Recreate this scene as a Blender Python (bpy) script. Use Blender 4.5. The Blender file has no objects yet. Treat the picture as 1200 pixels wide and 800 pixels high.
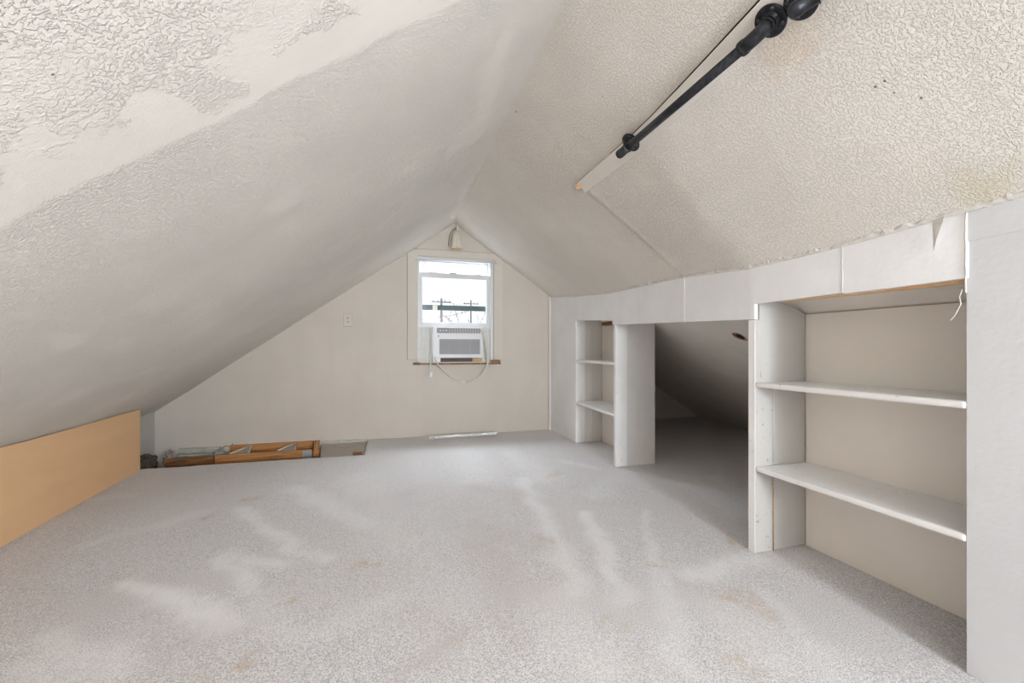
import bpy, bmesh, math, random
from mathutils import Vector, noise
random.seed(7)
S = bpy.context.scene
COL = S.collection
CH = 0.90                      # eye height of the camera
CS, SN = 0.9605, 0.2785        # yaw of the camera against the room
F = 500.0

# ------------------------------------------------------------------ survey helpers
def ray(px, py):
    X = (px-600)/F; Z = (410-py)/F
    return Vector((X*CS+SN, -X*SN+CS, Z))
def on_floor(px, py, z=0.0):
    r = ray(px, py); t = (z-CH)/r.z
    return Vector((r.x*t, r.y*t, z))
def on_far(px, py, y=4.53):
    r = ray(px, py); t = y/r.y
    return Vector((r.x*t, y, CH+r.z*t))

def lerp(a, b, t): return a+(b-a)*t
def pw(pts, v):
    if v <= pts[0][0]: return pts[0][1]
    for (a, fa), (b, fb) in zip(pts, pts[1:]):
        if v <= b: return lerp(fa, fb, (v-a)/(b-a))
    return pts[-1][1]
# right knee wall: plan line and top
def xw(y): return pw([(-1.5, 1.50), (.79, 1.55), (1.54, 1.563), (2.958, 1.685), (3.833, 1.752), (4.58, 1.765)], y)
def ztop(y): return pw([(-1.5, 1.31), (.67, 1.30), (.79, 1.295), (1.13, 1.279), (1.54, 1.277), (2.06, 1.322), (2.958, 1.357), (3.83, 1.435), (4.53, 1.512)], y)
def xr(y): return pw([(-1.5, .585), (1.4, .585), (4.53, .672)], y)
def zr(y): return pw([(-1.5, 2.11), (1.4, 2.11), (4.53, 2.245)], y)
def xl(y): return pw([(-1.5, -1.88), (2.5, -1.88), (4.53, -1.996)], y)
def zl(y): return pw([(-1.5, .325), (2.5, .325), (4.53, .348)], y)
def xe(y): return pw([(-1.5, 3.46), (.8, 3.46), (1.5, 3.465), (3.9, 3.90), (4.9, 4.06)], y)

def ceil_r(x, y):
    t = (x-xr(y))/(xw(y)-xr(y))
    return lerp(zr(y), ztop(y), t)
def ceil_l(x, y):
    t = (x-xr(y))/(xl(y)-xr(y))
    return lerp(zr(y), zl(y), t)
def on_ceil(px, py, f=ceil_r):
    r = ray(px, py); lo, hi = .3, 6
    for _ in range(50):
        m = (lo+hi)/2
        if CH+r.z*m < f(r.x*m, r.y*m): lo = m
        else: hi = m
    return Vector((r.x*lo, r.y*lo, CH+r.z*lo))

# ------------------------------------------------------------------ mesh builder
def empty(name, loc):
    o = bpy.data.objects.new(name, None); COL.objects.link(o); o.location = loc
    o.empty_display_size = .1
    return o
def tag(o, label=None, cat=None, group=None, kind=None):
    if label: o['label'] = label
    if cat: o['category'] = cat
    if group: o['group'] = group
    if kind: o['kind'] = kind
    return o
def thing(name, label, cat, loc, group=None):
    return tag(empty(name, loc), label, cat, group)

class MB:
    def __init__(s): s.v = []; s.f = []; s.sm = set()
    def add(s, vs, fs, smooth=False):
        b = len(s.v); s.v += [Vector(p) for p in vs]
        for f in fs:
            if smooth: s.sm.add(len(s.f))
            s.f.append([i+b for i in f])
        return s
    def box(s, x0, x1, y0, y1, z0, z1):
        vs = [(x, y, z) for z in (z0, z1) for y in (y0, y1) for x in (x0, x1)]
        return s.add(vs, [(0,2,3,1),(4,5,7,6),(0,1,5,4),(2,6,7,3),(0,4,6,2),(1,3,7,5)])
    def hexa(s, b, t):        # four base points, four top points
        return s.add(list(b)+list(t), [(3,2,1,0),(4,5,6,7),(0,1,5,4),(1,2,6,5),(2,3,7,6),(3,0,4,7)])
    def prism(s, poly, vec):
        n = len(poly); vec = Vector(vec)
        vs = [Vector(p) for p in poly]+[Vector(p)+vec for p in poly]
        return s.add(vs, [tuple(reversed(range(n))), tuple(range(n, 2*n))]+[(i, (i+1)%n, n+(i+1)%n, n+i) for i in range(n)])
    def quad(s, a, b, c, d): return s.add([a, b, c, d], [(0,1,2,3)])
    def tube(s, pts, r, n=12, cap=True):
        pts = [Vector(p) for p in pts]
        rs = r if isinstance(r, (list, tuple)) else [r]*len(pts)
        d0 = (pts[1]-pts[0]).normalized()
        u = d0.cross(Vector((0, 0, 1)))
        if u.length < .1: u = d0.cross(Vector((0, 1, 0)))
        u.normalize(); vs = []
        for i, p in enumerate(pts):
            a = pts[max(i-1, 0)]; b = pts[min(i+1, len(pts)-1)]
            d = (b-a)
            if d.length > 1e-9:
                d.normalize(); u = (u-d*u.dot(d)).normalized()
            w = d.cross(u) if d.length > 1e-9 else w
            for k in range(n):
                an = 2*math.pi*k/n
                vs.append(p+(u*math.cos(an)+w*math.sin(an))*rs[i])
        fs = []
        for i in range(len(pts)-1):
            for k in range(n):
                fs.append((i*n+k, i*n+(k+1)%n, (i+1)*n+(k+1)%n, (i+1)*n+k))
        s.add(vs, fs, True)
        if cap:
            s.add(vs[:n], [tuple(reversed(range(n)))]); s.add(vs[-n:], [tuple(range(n))])
        return s
    def grid(s, fn, nu, nv, flip=False, smooth=True):
        vs = [fn(i, j) for i in range(nu+1) for j in range(nv+1)]
        fs = []
        for i in range(nu):
            for j in range(nv):
                q = (i*(nv+1)+j, (i+1)*(nv+1)+j, (i+1)*(nv+1)+j+1, i*(nv+1)+j+1)
                fs.append(tuple(reversed(q)) if flip else q)
        return s.add(vs, fs, smooth)
    def build(s, name, mat, parent=None, bevel=0, seg=2, recentre=False, jitter=0):
        me = bpy.data.meshes.new(name)
        off = Vector((0, 0, 0))
        if parent:
            q = parent
            while q: off += q.location; q = q.parent
        elif recentre:
            xs = [v.x for v in s.v]; ys = [v.y for v in s.v]; zs = [v.z for v in s.v]
            off = Vector(((min(xs)+max(xs))/2, (min(ys)+max(ys))/2, min(zs)))
        vs = s.v
        if jitter:
            vs = [v+Vector((noise.noise(v*31), noise.noise(v*31+Vector((9, 0, 0))), noise.noise(v*31+Vector((0, 9, 0)))))*jitter for v in vs]
        me.from_pydata([v-off for v in vs], [], s.f)
        for i in s.sm: me.polygons[i].use_smooth = True
        me.update()
        o = bpy.data.objects.new(name, me); COL.objects.link(o)
        if parent: o.parent = parent
        else: o.location = off
        bm = bmesh.new(); bm.from_mesh(me)
        bmesh.ops.remove_doubles(bm, verts=bm.verts, dist=1e-5)
        bmesh.ops.recalc_face_normals(bm, faces=bm.faces)
        bm.to_mesh(me); bm.free()
        me.materials.append(mat)
        if bevel:
            b = o.modifiers.new('bevel', 'BEVEL'); b.width = bevel; b.segments = seg
            b.limit_method = 'ANGLE'; b.angle_limit = math.radians(40)
        return o

# ------------------------------------------------------------------ materials
class NT:
    def __init__(s, name, rough=.6, spec=.3):
        s.m = bpy.data.materials.new(name); s.m.use_nodes = True
        s.t = s.m.node_tree; s.N = s.t.nodes; s.L = s.t.links
        s.b = s.N['Principled BSDF']; s.b.inputs['Roughness'].default_value = rough
        s.b.inputs['Specular IOR Level'].default_value = spec
        s.co = s.N.new('ShaderNodeTexCoord').outputs['Object']
    def set(s, inp, v):
        if isinstance(v, bpy.types.NodeSocket): s.L.new(v, inp)
        else: inp.default_value = v
    def mapping(s, scale=(1, 1, 1), rot=(0, 0, 0)):
        n = s.N.new('ShaderNodeMapping'); n.inputs['Scale'].default_value = scale; n.inputs['Rotation'].default_value = rot
        s.L.new(s.co, n.inputs[0]); return n.outputs[0]
    def noise(s, scale, detail=2, rough=.5, co=None, dist=0):
        n = s.N.new('ShaderNodeTexNoise'); n.inputs['Scale'].default_value = scale
        n.inputs['Detail'].default_value = detail; n.inputs['Roughness'].default_value = rough
        n.inputs['Distortion'].default_value = dist
        s.L.new(co or s.co, n.inputs['Vector']); return n.outputs['Fac']
    def vor(s, scale, co=None, feat='F1'):
        n = s.N.new('ShaderNodeTexVoronoi'); n.inputs['Scale'].default_value = scale; n.feature = feat
        s.L.new(co or s.co, n.inputs['Vector']); return n.outputs['Distance']
    def math(s, op, a, b=0.0, clamp=False):
        n = s.N.new('ShaderNodeMath'); n.operation = op; n.use_clamp = clamp
        s.set(n.inputs[0], a); s.set(n.inputs[1], b); return n.outputs[0]
    def ss(s, v, a, b, lo=0.0, hi=1.0):
        if a > b: a, b, lo, hi = b, a, hi, lo
        n = s.N.new('ShaderNodeMapRange'); n.interpolation_type = 'SMOOTHSTEP'
        s.set(n.inputs['Value'], v); n.inputs['From Min'].default_value = a; n.inputs['From Max'].default_value = b
        n.inputs['To Min'].default_value = lo; n.inputs['To Max'].default_value = hi
        return n.outputs['Result']
    def mix(s, f, a, b):
        n = s.N.new('ShaderNodeMix'); n.data_type = 'RGBA'
        s.set(n.inputs[0], f)
        for k, v in ((6, a), (7, b)):
            if isinstance(v, bpy.types.NodeSocket): s.L.new(v, n.inputs[k])
            else: n.inputs[k].default_value = tuple(v)+((1,) if len(v) == 3 else ())
        return n.outputs[2]
    def dist(s, p, scale=(1, 1, 1)):
        n = s.N.new('ShaderNodeVectorMath'); n.operation = 'SUBTRACT'; s.L.new(s.co, n.inputs[0]); n.inputs[1].default_value = p
        m = s.N.new('ShaderNodeVectorMath'); m.operation = 'MULTIPLY'; s.L.new(n.outputs[0], m.inputs[0]); m.inputs[1].default_value = scale
        l = s.N.new('ShaderNodeVectorMath'); l.operation = 'LENGTH'; s.L.new(m.outputs[0], l.inputs[0]); return l.outputs['Value']
    def color(s, c): s.set(s.b.inputs['Base Color'], c if isinstance(c, bpy.types.NodeSocket) else tuple(c)+(1,))
    def bump(s, h, strength=1, dist=.002):
        n = s.N.new('ShaderNodeBump'); n.inputs['Strength'].default_value = strength; n.inputs['Distance'].default_value = dist
        s.L.new(h, n.inputs['Height']); s.L.new(n.outputs[0], s.b.inputs['Normal'])

def simple(name, c, rough=.6, metal=0, spec=.3, var=.0, vs=20, bump=0, bs=60):
    t = NT(name, rough, spec); t.b.inputs['Metallic'].default_value = metal
    if var:
        n = t.noise(vs, 4, .6)
        t.color(t.mix(t.ss(n, .3, .7), [k*(1-var) for k in c], [min(1, k*(1+var)) for k in c]))
    else: t.color(c)
    if bump: t.bump(t.noise(bs, 4, .6), 1, bump)
    return t.m

CEIL_C = (.79, .755, .695)
def make_stucco():
    t = NT('stucco_ceiling', .75, .25)
    sep = t.N.new('ShaderNodeSeparateXYZ'); t.L.new(t.co, sep.inputs[0])
    x, y = sep.outputs[0], sep.outputs[1]
    worm = t.noise(160, 3, .6, dist=.2)
    h1 = t.ss(worm, .44, .62)
    fine = t.noise(230, 3, .6)
    big = t.noise(118, 3, .6, dist=.15)
    h2 = t.ss(big, .46, .58)
    # patches where the texture was troweled flat
    bandco = t.mapping((3.2, .45, 1), (0, 0, math.radians(8)))
    band = t.noise(1.25, 3, .6, co=bandco)
    patch = t.noise(3.5, 4, .65)
    pn = t.math('ADD', t.math('MULTIPLY', band, .45), t.math('MULTIPLY', patch, .55))
    rough_ = t.ss(pn, .40, .48, .45, 1.0)
    nz = t.math('SUBTRACT', t.noise(7, 4, .6), .5)
    thin = t.math('MULTIPLY', t.ss(x, -.42, -.12), t.ss(t.noise(5, 3, .6), .58, .48))      # texture thins out towards the joint's upper end
    yn = t.math('ADD', y, t.math('MULTIPLY', nz, .06)); yn2 = t.math('ADD', y, t.math('MULTIPLY', nz, .55))
    flat = t.math('MULTIPLY', t.ss(yn2, .96, 1.0), t.ss(yn, 1.12, 1.09))     # taped joint between two sheets
    mleft = t.math('MULTIPLY', rough_, t.math('SUBTRACT', 1.0, t.math('MULTIPLY', flat, .92)))
    mleft = t.math('MULTIPLY', mleft, t.math('SUBTRACT', 1.0, t.math('MULTIPLY', t.math('MULTIPLY', thin, t.ss(y, 1.08, .98)), .9)))
    side = t.ss(x, .5, .62)           # right slope is evenly rough
    mright = t.ss(patch, .25, .5, .55, 1.0)
    msk = t.math('ADD', t.math('MULTIPLY', mleft, t.math('SUBTRACT', 1.0, side)), t.math('MULTIPLY', mright, side))
    # a worked band of coarse texture close to the ridge at the near end of the left slope
    coarse = t.math('MULTIPLY', t.ss(y, 1.1, .95), t.math('SUBTRACT', 1.0, side))
    h = t.math('ADD', t.math('MULTIPLY', h1, t.math('SUBTRACT', 1.0, coarse)), t.math('MULTIPLY', t.math('MULTIPLY', h2, .95), coarse))
    fade = t.ss(y, 4.4, 2.6, .55, 1.0)
    h = t.math('MULTIPLY', t.math('MULTIPLY', h, msk), t.math('MULTIPLY', fade, t.ss(x, .5, .62, 1.0, .75)))
    h = t.math('ADD', h, t.math('MULTIPLY', fine, .28))
    h = t.math('ADD', h, t.math('MULTIPLY', t.noise(9, 3), .25))
    base = t.mix(t.ss(t.noise(1.6, 4, .6), .35, .65), [k*.965 for k in CEIL_C], [k*1.03 for k in CEIL_C])
    base = t.mix(t.math('MULTIPLY', t.ss(t.noise(2.3, 2), .5, .75), .25), base, (.78, .725, .65))
    # water stain by the knee wall, warm tinted patch beside the rod flange
    p = on_ceil(1150, 218); st = t.math('ADD', t.dist(p, (1, .9, 1)), t.math('MULTIPLY', t.math('SUBTRACT', t.noise(14, 4), .5), .16))
    base = t.mix(t.ss(st, .11, .0, 0, .55), base, (.66, .60, .42))
    p = on_ceil(925, 45); st = t.math('ADD', t.dist(p), t.math('MULTIPLY', t.math('SUBTRACT', t.noise(18, 4), .5), .2))
    base = t.mix(t.ss(st, .12, .02, 0, .45), base, (.74, .61, .47))
    for (a, b, r) in ((1027, 100, .0042), (1038, 93, .004), (1049, 107, .003), (1081, 113, .004), (605, 131, .006), (62, 88, .003), (706, 113, .003)):
        p = on_ceil(a, b, ceil_l if a < 560 else ceil_r)
        if a > 900: p.x -= .0042
        base = t.mix(t.ss(t.dist(p, (1, 1, 0)), r*.95, r*.5, 0, .85), base, (.12, .10, .09))
    t.color(base)
    t.bump(h, .9, .003)
    return t.m

def make_wallpaint(name, c, var=.03, bump=.0008):
    t = NT(name, .6, .3)
    n = t.noise(2.0, 4, .6); st = t.noise(1.0, 3, .5, co=t.mapping((9, 9, .6)))
    base = t.mix(t.ss(n, .3, .7), [k*(1-var) for k in c], [k*(1+var) for k in c])
    base = t.mix(t.math('MULTIPLY', t.ss(st, .5, .8), .3), base, [k*.93 for k in c])
    t.color(base); t.bump(t.math('ADD', t.noise(90, 3), t.math('MULTIPLY', t.noise(7, 3), 2.5)), .8, bump)
    return t.m

def make_white(name, c=(.81, .815, .82), chips=0.0):
    t = NT(name, .42, .4)
    base = t.mix(t.ss(t.noise(3.5, 4, .6), .3, .7), [k*.96 for k in c], [min(1, k*1.03) for k in c])
    g = t.noise(1, 4, .6, co=t.mapping((12, 12, 1.2)))
    base = t.mix(t.math('MULTIPLY', t.ss(g, .55, .8), .35), base, [c[0]*.9, c[1]*.89, c[2]*.86])
    if chips:
        ch = t.ss(t.noise(48, 4, .7), .70-chips, .73-chips)
        base = t.mix(t.math('MULTIPLY', ch, .8), base, (.22, .19, .16))
    t.color(base); t.bump(t.math('ADD', t.noise(60, 4), t.math('MULTIPLY', t.noise(9, 3), 1.5)), .6, .0012)
    return t.m

def make_wood(name, c1, c2, scale=(1.2, 28, 28), rough=.6, dirt=0, dc=(.1, .09, .08), bump=.0006):
    t = NT(name, rough, .25)
    co = t.mapping(scale)
    n = t.noise(2.2, 6, .62, co=co, dist=.8)
    base = t.mix(t.ss(n, .3, .7), c1, c2)
    if dirt: base = t.mix(t.math('MULTIPLY', t.ss(t.noise(12, 5, .7), .45, .7), dirt), base, dc)
    t.color(base); t.bump(n, .8, bump)
    return t.m

def make_carpet():
    t = NT('carpet', .95, .05)
    at = t.N.new('ShaderNodeVertexColor'); at.layer_name = 'pile'
    sep = t.N.new('ShaderNodeSeparateColor'); t.L.new(at.outputs['Color'], sep.inputs[0])
    s1 = t.noise(250, 3, .7); s2 = t.vor(230); s3 = t.noise(520, 2, .6)
    sp = t.math('ADD', t.math('MULTIPLY', s1, .75), t.math('MULTIPLY', s3, .25))
    base = t.mix(t.ss(sp, .40, .58), (.42, .407, .405), (.90, .875, .88))
    base = t.mix(t.ss(t.noise(2.2, 4, .6), .4, .7, 0, .3), base, (.74, .68, .65))
    brush = t.noise(1, 5, .7, co=t.mapping((26, 5, 5), (0, 0, math.radians(-25))))
    li = t.math('MULTIPLY', sep.outputs[0], t.ss(brush, .25, .6, .65, 1.0))
    base = t.mix(t.math('MULTIPLY', li, .85), base, (.97, .96, .96))
    br = t.math('MULTIPLY', sep.outputs[1], t.ss(t.noise(28, 4, .7), .36, .6))
    base = t.mix(t.math('MULTIPLY', br, .9), base, (.58, .43, .28))
    base = t.mix(t.math('MULTIPLY', sep.outputs[2], .5), base, (.58, .48, .46))
    t.color(base)
    t.b.inputs['Sheen Weight'].default_value = .25
    t.bump(t.math('ADD', s1, t.math('MULTIPLY', s2, .6)), 1, .004)
    return t.m

M = {}
M['stucco'] = make_stucco()
M['farwall'] = make_wallpaint('beige_wall_paint', (.635, .59, .525))
M['casing'] = make_wallpaint('beige_casing_paint', (.67, .625, .555), .02)
M['crawl'] = make_wallpaint('crawl_space_paint', (.72, .70, .67), .05, .003)
M['eave'] = make_wallpaint('grey_eave_paint', (.58, .56, .53), .06, .003)
M['white'] = make_white('white_board_paint')
M['white2'] = make_white('white_board_paint_smooth', (.86, .87, .885))
M['chipped'] = make_white('chipped_white_paint', (.83, .83, .825), .035)
M['shelfpaint'] = make_white('shelf_paint', (.70, .695, .68), .0)
M['backpaint'] = make_wallpaint('bookcase_back_paint', (.82, .785, .735), .025)
M['carpet'] = make_carpet()
M['tan'] = make_wood('tan_hardboard', (.78, .50, .275), (.83, .54, .305), (1, .35, 2.0), .55, bump=.0002)
M['orange'] = make_wood('orange_stained_timber', (.33, .135, .04), (.62, .31, .12), (1.4, 22, 22))
M['brown'] = make_wood('weathered_brown_timber', (.10, .045, .022), (.38, .16, .05), (2, 22, 22), dirt=.5)
M['raw'] = make_wood('raw_pine', (.50, .32, .17), (.66, .45, .27), (22, 1.5, 22))
M['rust'] = make_wood('dark_stained_sill_edge', (.09, .055, .03), (.42, .23, .11), (6, 30, 30), dirt=.4)
M['dusty'] = make_wood('dusty_plank', (.40, .35, .31), (.50, .45, .40), (2, 20, 20), dirt=.25, dc=(.25, .21, .18))
M['lath'] = make_wood('pale_green_grey_lath', (.40, .40, .33), (.52, .51, .44), (3, 20, 20), dirt=.35, dc=(.18, .18, .14))
M['rubble'] = simple('dark_rubble', (.10, .082, .065), .95, var=.5, vs=45, bump=.01, bs=70)
M['fluff'] = simple('grey_brown_insulation', (.30, .26, .22), .95, var=.35, vs=45, bump=.008, bs=70)
M['greyplate'] = simple('zinc_plate', (.40, .42, .43), .5, .3, var=.1, vs=40)
M['gusset'] = simple('dusty_grey_gusset', (.36, .34, .31), .8, var=.12, vs=60)
M['paleedge'] = simple('pale_wood_edge', (.66, .56, .44), .7, var=.1)
M['iron'] = simple('black_iron', (.026, .028, .034), .36, .55, .5, var=.5, vs=60, bump=.0006, bs=160)
M['ironedge'] = simple('worn_iron', (.10, .10, .105), .35, .7, .5, var=.5, vs=80)
M['hole'] = simple('dark_hole', (.01, .01, .01), .9)
M['steel'] = simple('nail_steel', (.60, .58, .55), .35, .8)
M['plastic'] = simple('white_plastic', (.74, .75, .76), .35, spec=.5)
M['sash'] = simple('white_vinyl_sash', (.70, .72, .73), .35, spec=.5, var=.04)
M['cream'] = simple('cream_plastic', (.66, .62, .53), .45, var=.06)
M['greygrille'] = simple('grey_grille_plastic', (.34, .34, .36), .5)
M['darkgrey'] = simple('dark_grey_plastic', (.10, .085, .08), .6)
M['teal'] = simple('backlit_teal_rail', (.045, .075, .078), .5)  # rail's backlit shade and glass tint put into its colour
M['film'] = simple('milky_side_curtain', (.74, .75, .74), .5, var=.05, vs=40)
M['cord'] = simple('ivory_cord', (.70, .66, .60), .5)
M['foil'] = simple('crumpled_silver_foil', (.78, .79, .80), .30, .55, .5, var=.12, vs=60, bump=.004, bs=45)
M['caulk'] = simple('cracked_white_caulk', (.66, .64, .60), .7, var=.08, vs=60, bump=.003, bs=120)
M['pole'] = simple('grey_utility_pole', (.22, .21, .22), .8)
M['snow'] = simple('pale_roof', (.75, .76, .78), .9, var=.1, vs=2)
M['twig'] = simple('bare_twigs', (.38, .35, .36), .9)
M['ground'] = simple('pale_ground', (.55, .54, .52), .9, var=.1, vs=.5)
M['bulb'] = simple('frosted_bulb', (.9, .88, .84), .3)
g = NT('window_glass', .0); g.N.remove(g.b)
tr = g.N.new('ShaderNodeBsdfTransparent'); tr.inputs[0].default_value = (.97, .985, 1, 1)
gl = g.N.new('ShaderNodeBsdfGlossy'); gl.inputs['Roughness'].default_value = .02
mx = g.N.new('ShaderNodeMixShader'); mx.inputs[0].default_value = .05
g.L.new(tr.outputs[0], mx.inputs[1]); g.L.new(gl.outputs[0], mx.inputs[2])
g.L.new(mx.outputs[0], g.N['Material Output'].inputs[0]); M['glass'] = g.m

def struct(mb, name, mat, **k):
    return tag(mb.build(name, mat, **k), kind='structure')

# ------------------------------------------------------------------ FLOOR (carpet with a cut-out by the far wall)
HX0, HX1, HY0 = -1.80, -.20, 3.872
light_marks = [  # brushed pile marks: start px, end px, half width (m), amount
 (150,682, 262,728,.045,.9),(200,700,262,728,.07,.8),(262,650,335,662,.05,.6),(262,652,292,688,.05,.65),
 (285,596,345,640,.055,.6),(345,640,385,652,.05,.5),(345,572,425,612,.09,.45),(60,745,140,785,.06,.5),(30,782,95,790,.05,.4),
 (40,590,150,580,.06,.25),(90,640,240,600,.05,.25),(612,560,655,640,.06,.55),(655,640,675,690,.06,.5),
 (688,600,722,680,.05,.6),(722,680,730,700,.06,.4),(755,600,770,660,.03,.4),(770,660,800,780,.05,.35),
 (800,560,870,600,.14,.35),(840,560,880,590,.08,.3),(810,672,880,655,.06,.55),(560,560,545,520,.15,.25),
 (600,530,640,560,.12,.3),(420,560,470,640,.15,.2),(740,540,700,580,.1,.25),(860,720,900,760,.1,.3),
 (500,600,520,700,.1,.15),(380,740,460,700,.07,.25),(300,700,340,745,.06,.3),(980,790,900,700,.06,.25),(640,700,700,780,.1,.2),(660,540,700,548,.05,.4)]
brown_marks = [(290,585,306,582,.03,.9),(238,607,250,603,.025,.8),(330,703,348,702,.012,.7),(285,780,298,765,.02,.8),(420,661,440,660,.025,.6),
 (762,662,776,664,.018,.8),(778,654,790,660,.012,.7),(714,727,724,724,.014,.7),(850,700,872,708,.04,.7),(862,692,900,720,.04,.45),
 (628,628,646,632,.03,.55),(855,632,862,640,.02,.9),(740,728,745,738,.02,.4),(540,750,560,742,.02,.3),(870,770,880,790,.03,.4),(645,560,655,552,.03,.4),(230,790,240,800,.03,.3)]
pink_marks = [(570,640,610,700,.10,.7),(560,570,600,580,.12,.5),(480,780,540,745,.05,.8),(500,720,520,740,.06,.4),(200,760,240,740,.1,.4),
 (590,700,600,740,.06,.5),(440,585,500,570,.1,.4),(60,700,100,720,.15,.3),(840,690,880,740,.1,.3),(560,620,640,640,.08,.4)]
def prep(lst): return [(on_floor(a, b).xy, on_floor(c, d).xy, w, k) for (a, b, c, d, w, k) in lst]
LM, BM, PM = prep(light_marks), prep(brown_marks), prep(pink_marks)
def mark(lst, p, edge=.8):
    v = 0
    for a, b, w, k in lst:
        ab = b-a; t = max(0, min(1, (p-a).dot(ab)/max(ab.length_squared, 1e-6)))
        d = (p-(a+ab*t)).length/w
        if d < 1.6: v = max(v, k*max(0, min(1, (1.35-d)/edge)))
    return v
def axis(a, b, step, keys=()):
    ks = sorted([a, b]+[k for k in keys if a < k < b]); out = [a]
    for p, q in zip(ks, ks[1:]):
        n = max(1, round((q-p)/step)); out += [p+(q-p)*(i+1)/n for i in range(n)]
    return out
gx = axis(-2.0, 4.08, .022, (HX0, HX1)); gy = [-3.2, -2, -1, -.4]+axis(.3, 4.857, .022, (HY0, 4.53))
def fz(x, y): return .004*noise.noise(Vector((x*1.7, y*1.7, 0)))+.0015*noise.noise(Vector((x*9, y*9, 3)))
ids = {}; vs = []; fs = []
def vid(i, j):
    if (i, j) not in ids:
        x, y = gx[i], gy[j]; z = fz(x, y)
        if abs(y-HY0) < .001 and HX0 < x < HX1:
            y += .007*noise.noise(Vector((x*14, 0, 0)))+.006*noise.noise(Vector((x*60, 0, 0)))
        if HX0 < x < HX1 and HY0-.05 < y < HY0+.02: z += .003
        ids[(i, j)] = len(vs); vs.append((x, y, z-.002))
    return ids[(i, j)]
for i in range(len(gx)-1):
    for j in range(len(gy)-1):
        cx = (gx[i]+gx[i+1])/2; cy = (gy[j]+gy[j+1])/2
        if cy > HY0 and cx < HX1 and cy < 4.54: continue
        if cy > 4.54 and cx < 1.7: continue
        fs.append((vid(i, j), vid(i+1, j), vid(i+1, j+1), vid(i, j+1)))
me = bpy.data.meshes.new('floor'); me.from_pydata(vs, [], fs)
ca = me.color_attributes.new('pile', 'FLOAT_COLOR', 'POINT')
for k, v in enumerate(vs):
    p = Vector((v[0], v[1]))
    wob = Vector((noise.noise(Vector((v[0]*6, v[1]*6, 0))), noise.noise(Vector((v[0]*6, v[1]*6, 5)))))*.045+Vector((noise.noise(Vector((v[0]*22, v[1]*22, 0))), noise.noise(Vector((v[0]*22, v[1]*22, 5)))))*.02
    ca.data[k].color = (mark(LM, p+wob, 1.0), mark(BM, p+wob, .9), mark(PM, p+wob*2, 1.3), 1)
for p in me.polygons: p.use_smooth = True
me.materials.append(M['carpet'])
fl = bpy.data.objects.new('floor', me); COL.objects.link(fl); tag(fl, kind='structure')
sd = fl.modifiers.new('thick', 'SOLIDIFY'); sd.thickness = .014; sd.offset = -1
# boards below the opening
b = MB(); b.box(-2.0, -.2, 3.6, 4.55, -.20, -.17); b.box(-2.0, -.19, 3.84, 3.868, -.18, -.016); b.box(-.205, -.17, 3.84, 4.53, -.18, -.016)
struct(b, 'subfloor', M['rubble'])

# ------------------------------------------------------------------ CEILING
b = MB()
ny = 150
def yy(i): return lerp(-3.2, 4.53, i/ny)
b.grid(lambda i, j: Vector((lerp(xr(yy(i)), xl(yy(i)), j/60), yy(i), lerp(zr(yy(i)), zl(yy(i)), j/60)+.006*noise.noise(Vector((j/12, yy(i)*1.3, 0)))*min(1, j/6, (60-j)/6))), ny, 60)
# the right slope: everything near of the taped joint and below the board sits a few mm proud
strip_a = on_ceil(684, 217); strip_b = on_ceil(898, 16)
joint_b = Vector((xw(2.04), 2.04))
def step_amt(x, y):
    sx = lerp(strip_b.x, strip_a.x, (y-strip_b.y)/(strip_a.y-strip_b.y))
    ja = strip_a.y+(joint_b.y-strip_a.y)*(x-strip_a.x)/(joint_b.x-strip_a.x)
    near = max(0, min(1, (ja-y)/.03+.5)); low = max(0, min(1, (x-sx)/.03+.3))
    ridge = math.exp(-((ja-.0-y)/.018)**2)*low
    return .007*near*low + .005*ridge
gyr = axis(-3.2, 4.53, .024, ())
def ceil_full(x, y):
    t = (x-xr(y))/(xw(y)+.004-xr(y)); s = step_amt(x, y)
    return Vector((x-.6*s, y, ceil_r(x, y)+.006*noise.noise(Vector((x*3, y*1.6, 8)))*max(0, min(1, t*90/8, (90-t*90)/8))-.8*s))
def cr(i, j):
    y = gyr[i]; x = lerp(xr(y), xw(y)+.004, j/90); z = ceil_r(x, y)
    s = step_amt(x, y)
    z += .006*noise.noise(Vector((x*3, y*1.6, 8)))*min(1, j/8, (90-j)/8)
    return Vector((x-.6*s, y, z-.8*s))
b.grid(cr, len(gyr)-1, 90)
struct(b, 'ceiling', M['stucco'])
# outer roof skin keeps daylight out
b = MB()
b.prism([(-2.1, -1.5, .42), (.6, -1.5, 2.35), (3.6, -1.5, .35), (3.6, -1.5, .40), (.6, -1.5, 2.42), (-2.1, -1.5, .49)], (0, .1, 0))
# sloped ceiling of the crawl space behind the knee wall
b = MB()
kys = axis(-3.2, 4.857, .12)
def kc(i, j):
    y = kys[i]; x0 = xw(min(y, 4.5))+.021; z0 = min(ztop(min(y, 4.5))-.02, .667*(xe(y)-x0))
    t = j/30
    return Vector((lerp(x0, xe(y), t), y, lerp(z0, -.01, t)+.004*noise.noise(Vector((t*6, y*2, 3)))))
b.grid(kc, len(kys)-1, 30)
b.add([], [])
kn = NT('crawl_space_plaster', .8, .2)
p1 = on_floor(500, 500)
def on_kc(px, py):
    r = ray(px, py); lo, hi = .5, 8
    for _ in range(50):
        m = (lo+hi)/2; x = r.x*m; y = r.y*m
        if CH+r.z*m < .667*(xe(y)-x): lo = m
        else: hi = m
    return Vector((r.x*lo, r.y*lo, CH+r.z*lo))
base = kn.mix(kn.ss(kn.noise(2.5, 5, .6), .35, .65), (.76, .735, .70), (.82, .79, .75))
hp = on_kc(867, 394)
hd = kn.math('ADD', kn.dist(hp, (1, .8, 1)), kn.math('MULTIPLY', kn.math('SUBTRACT', kn.noise(30, 4, .7), .5), .09))
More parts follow.
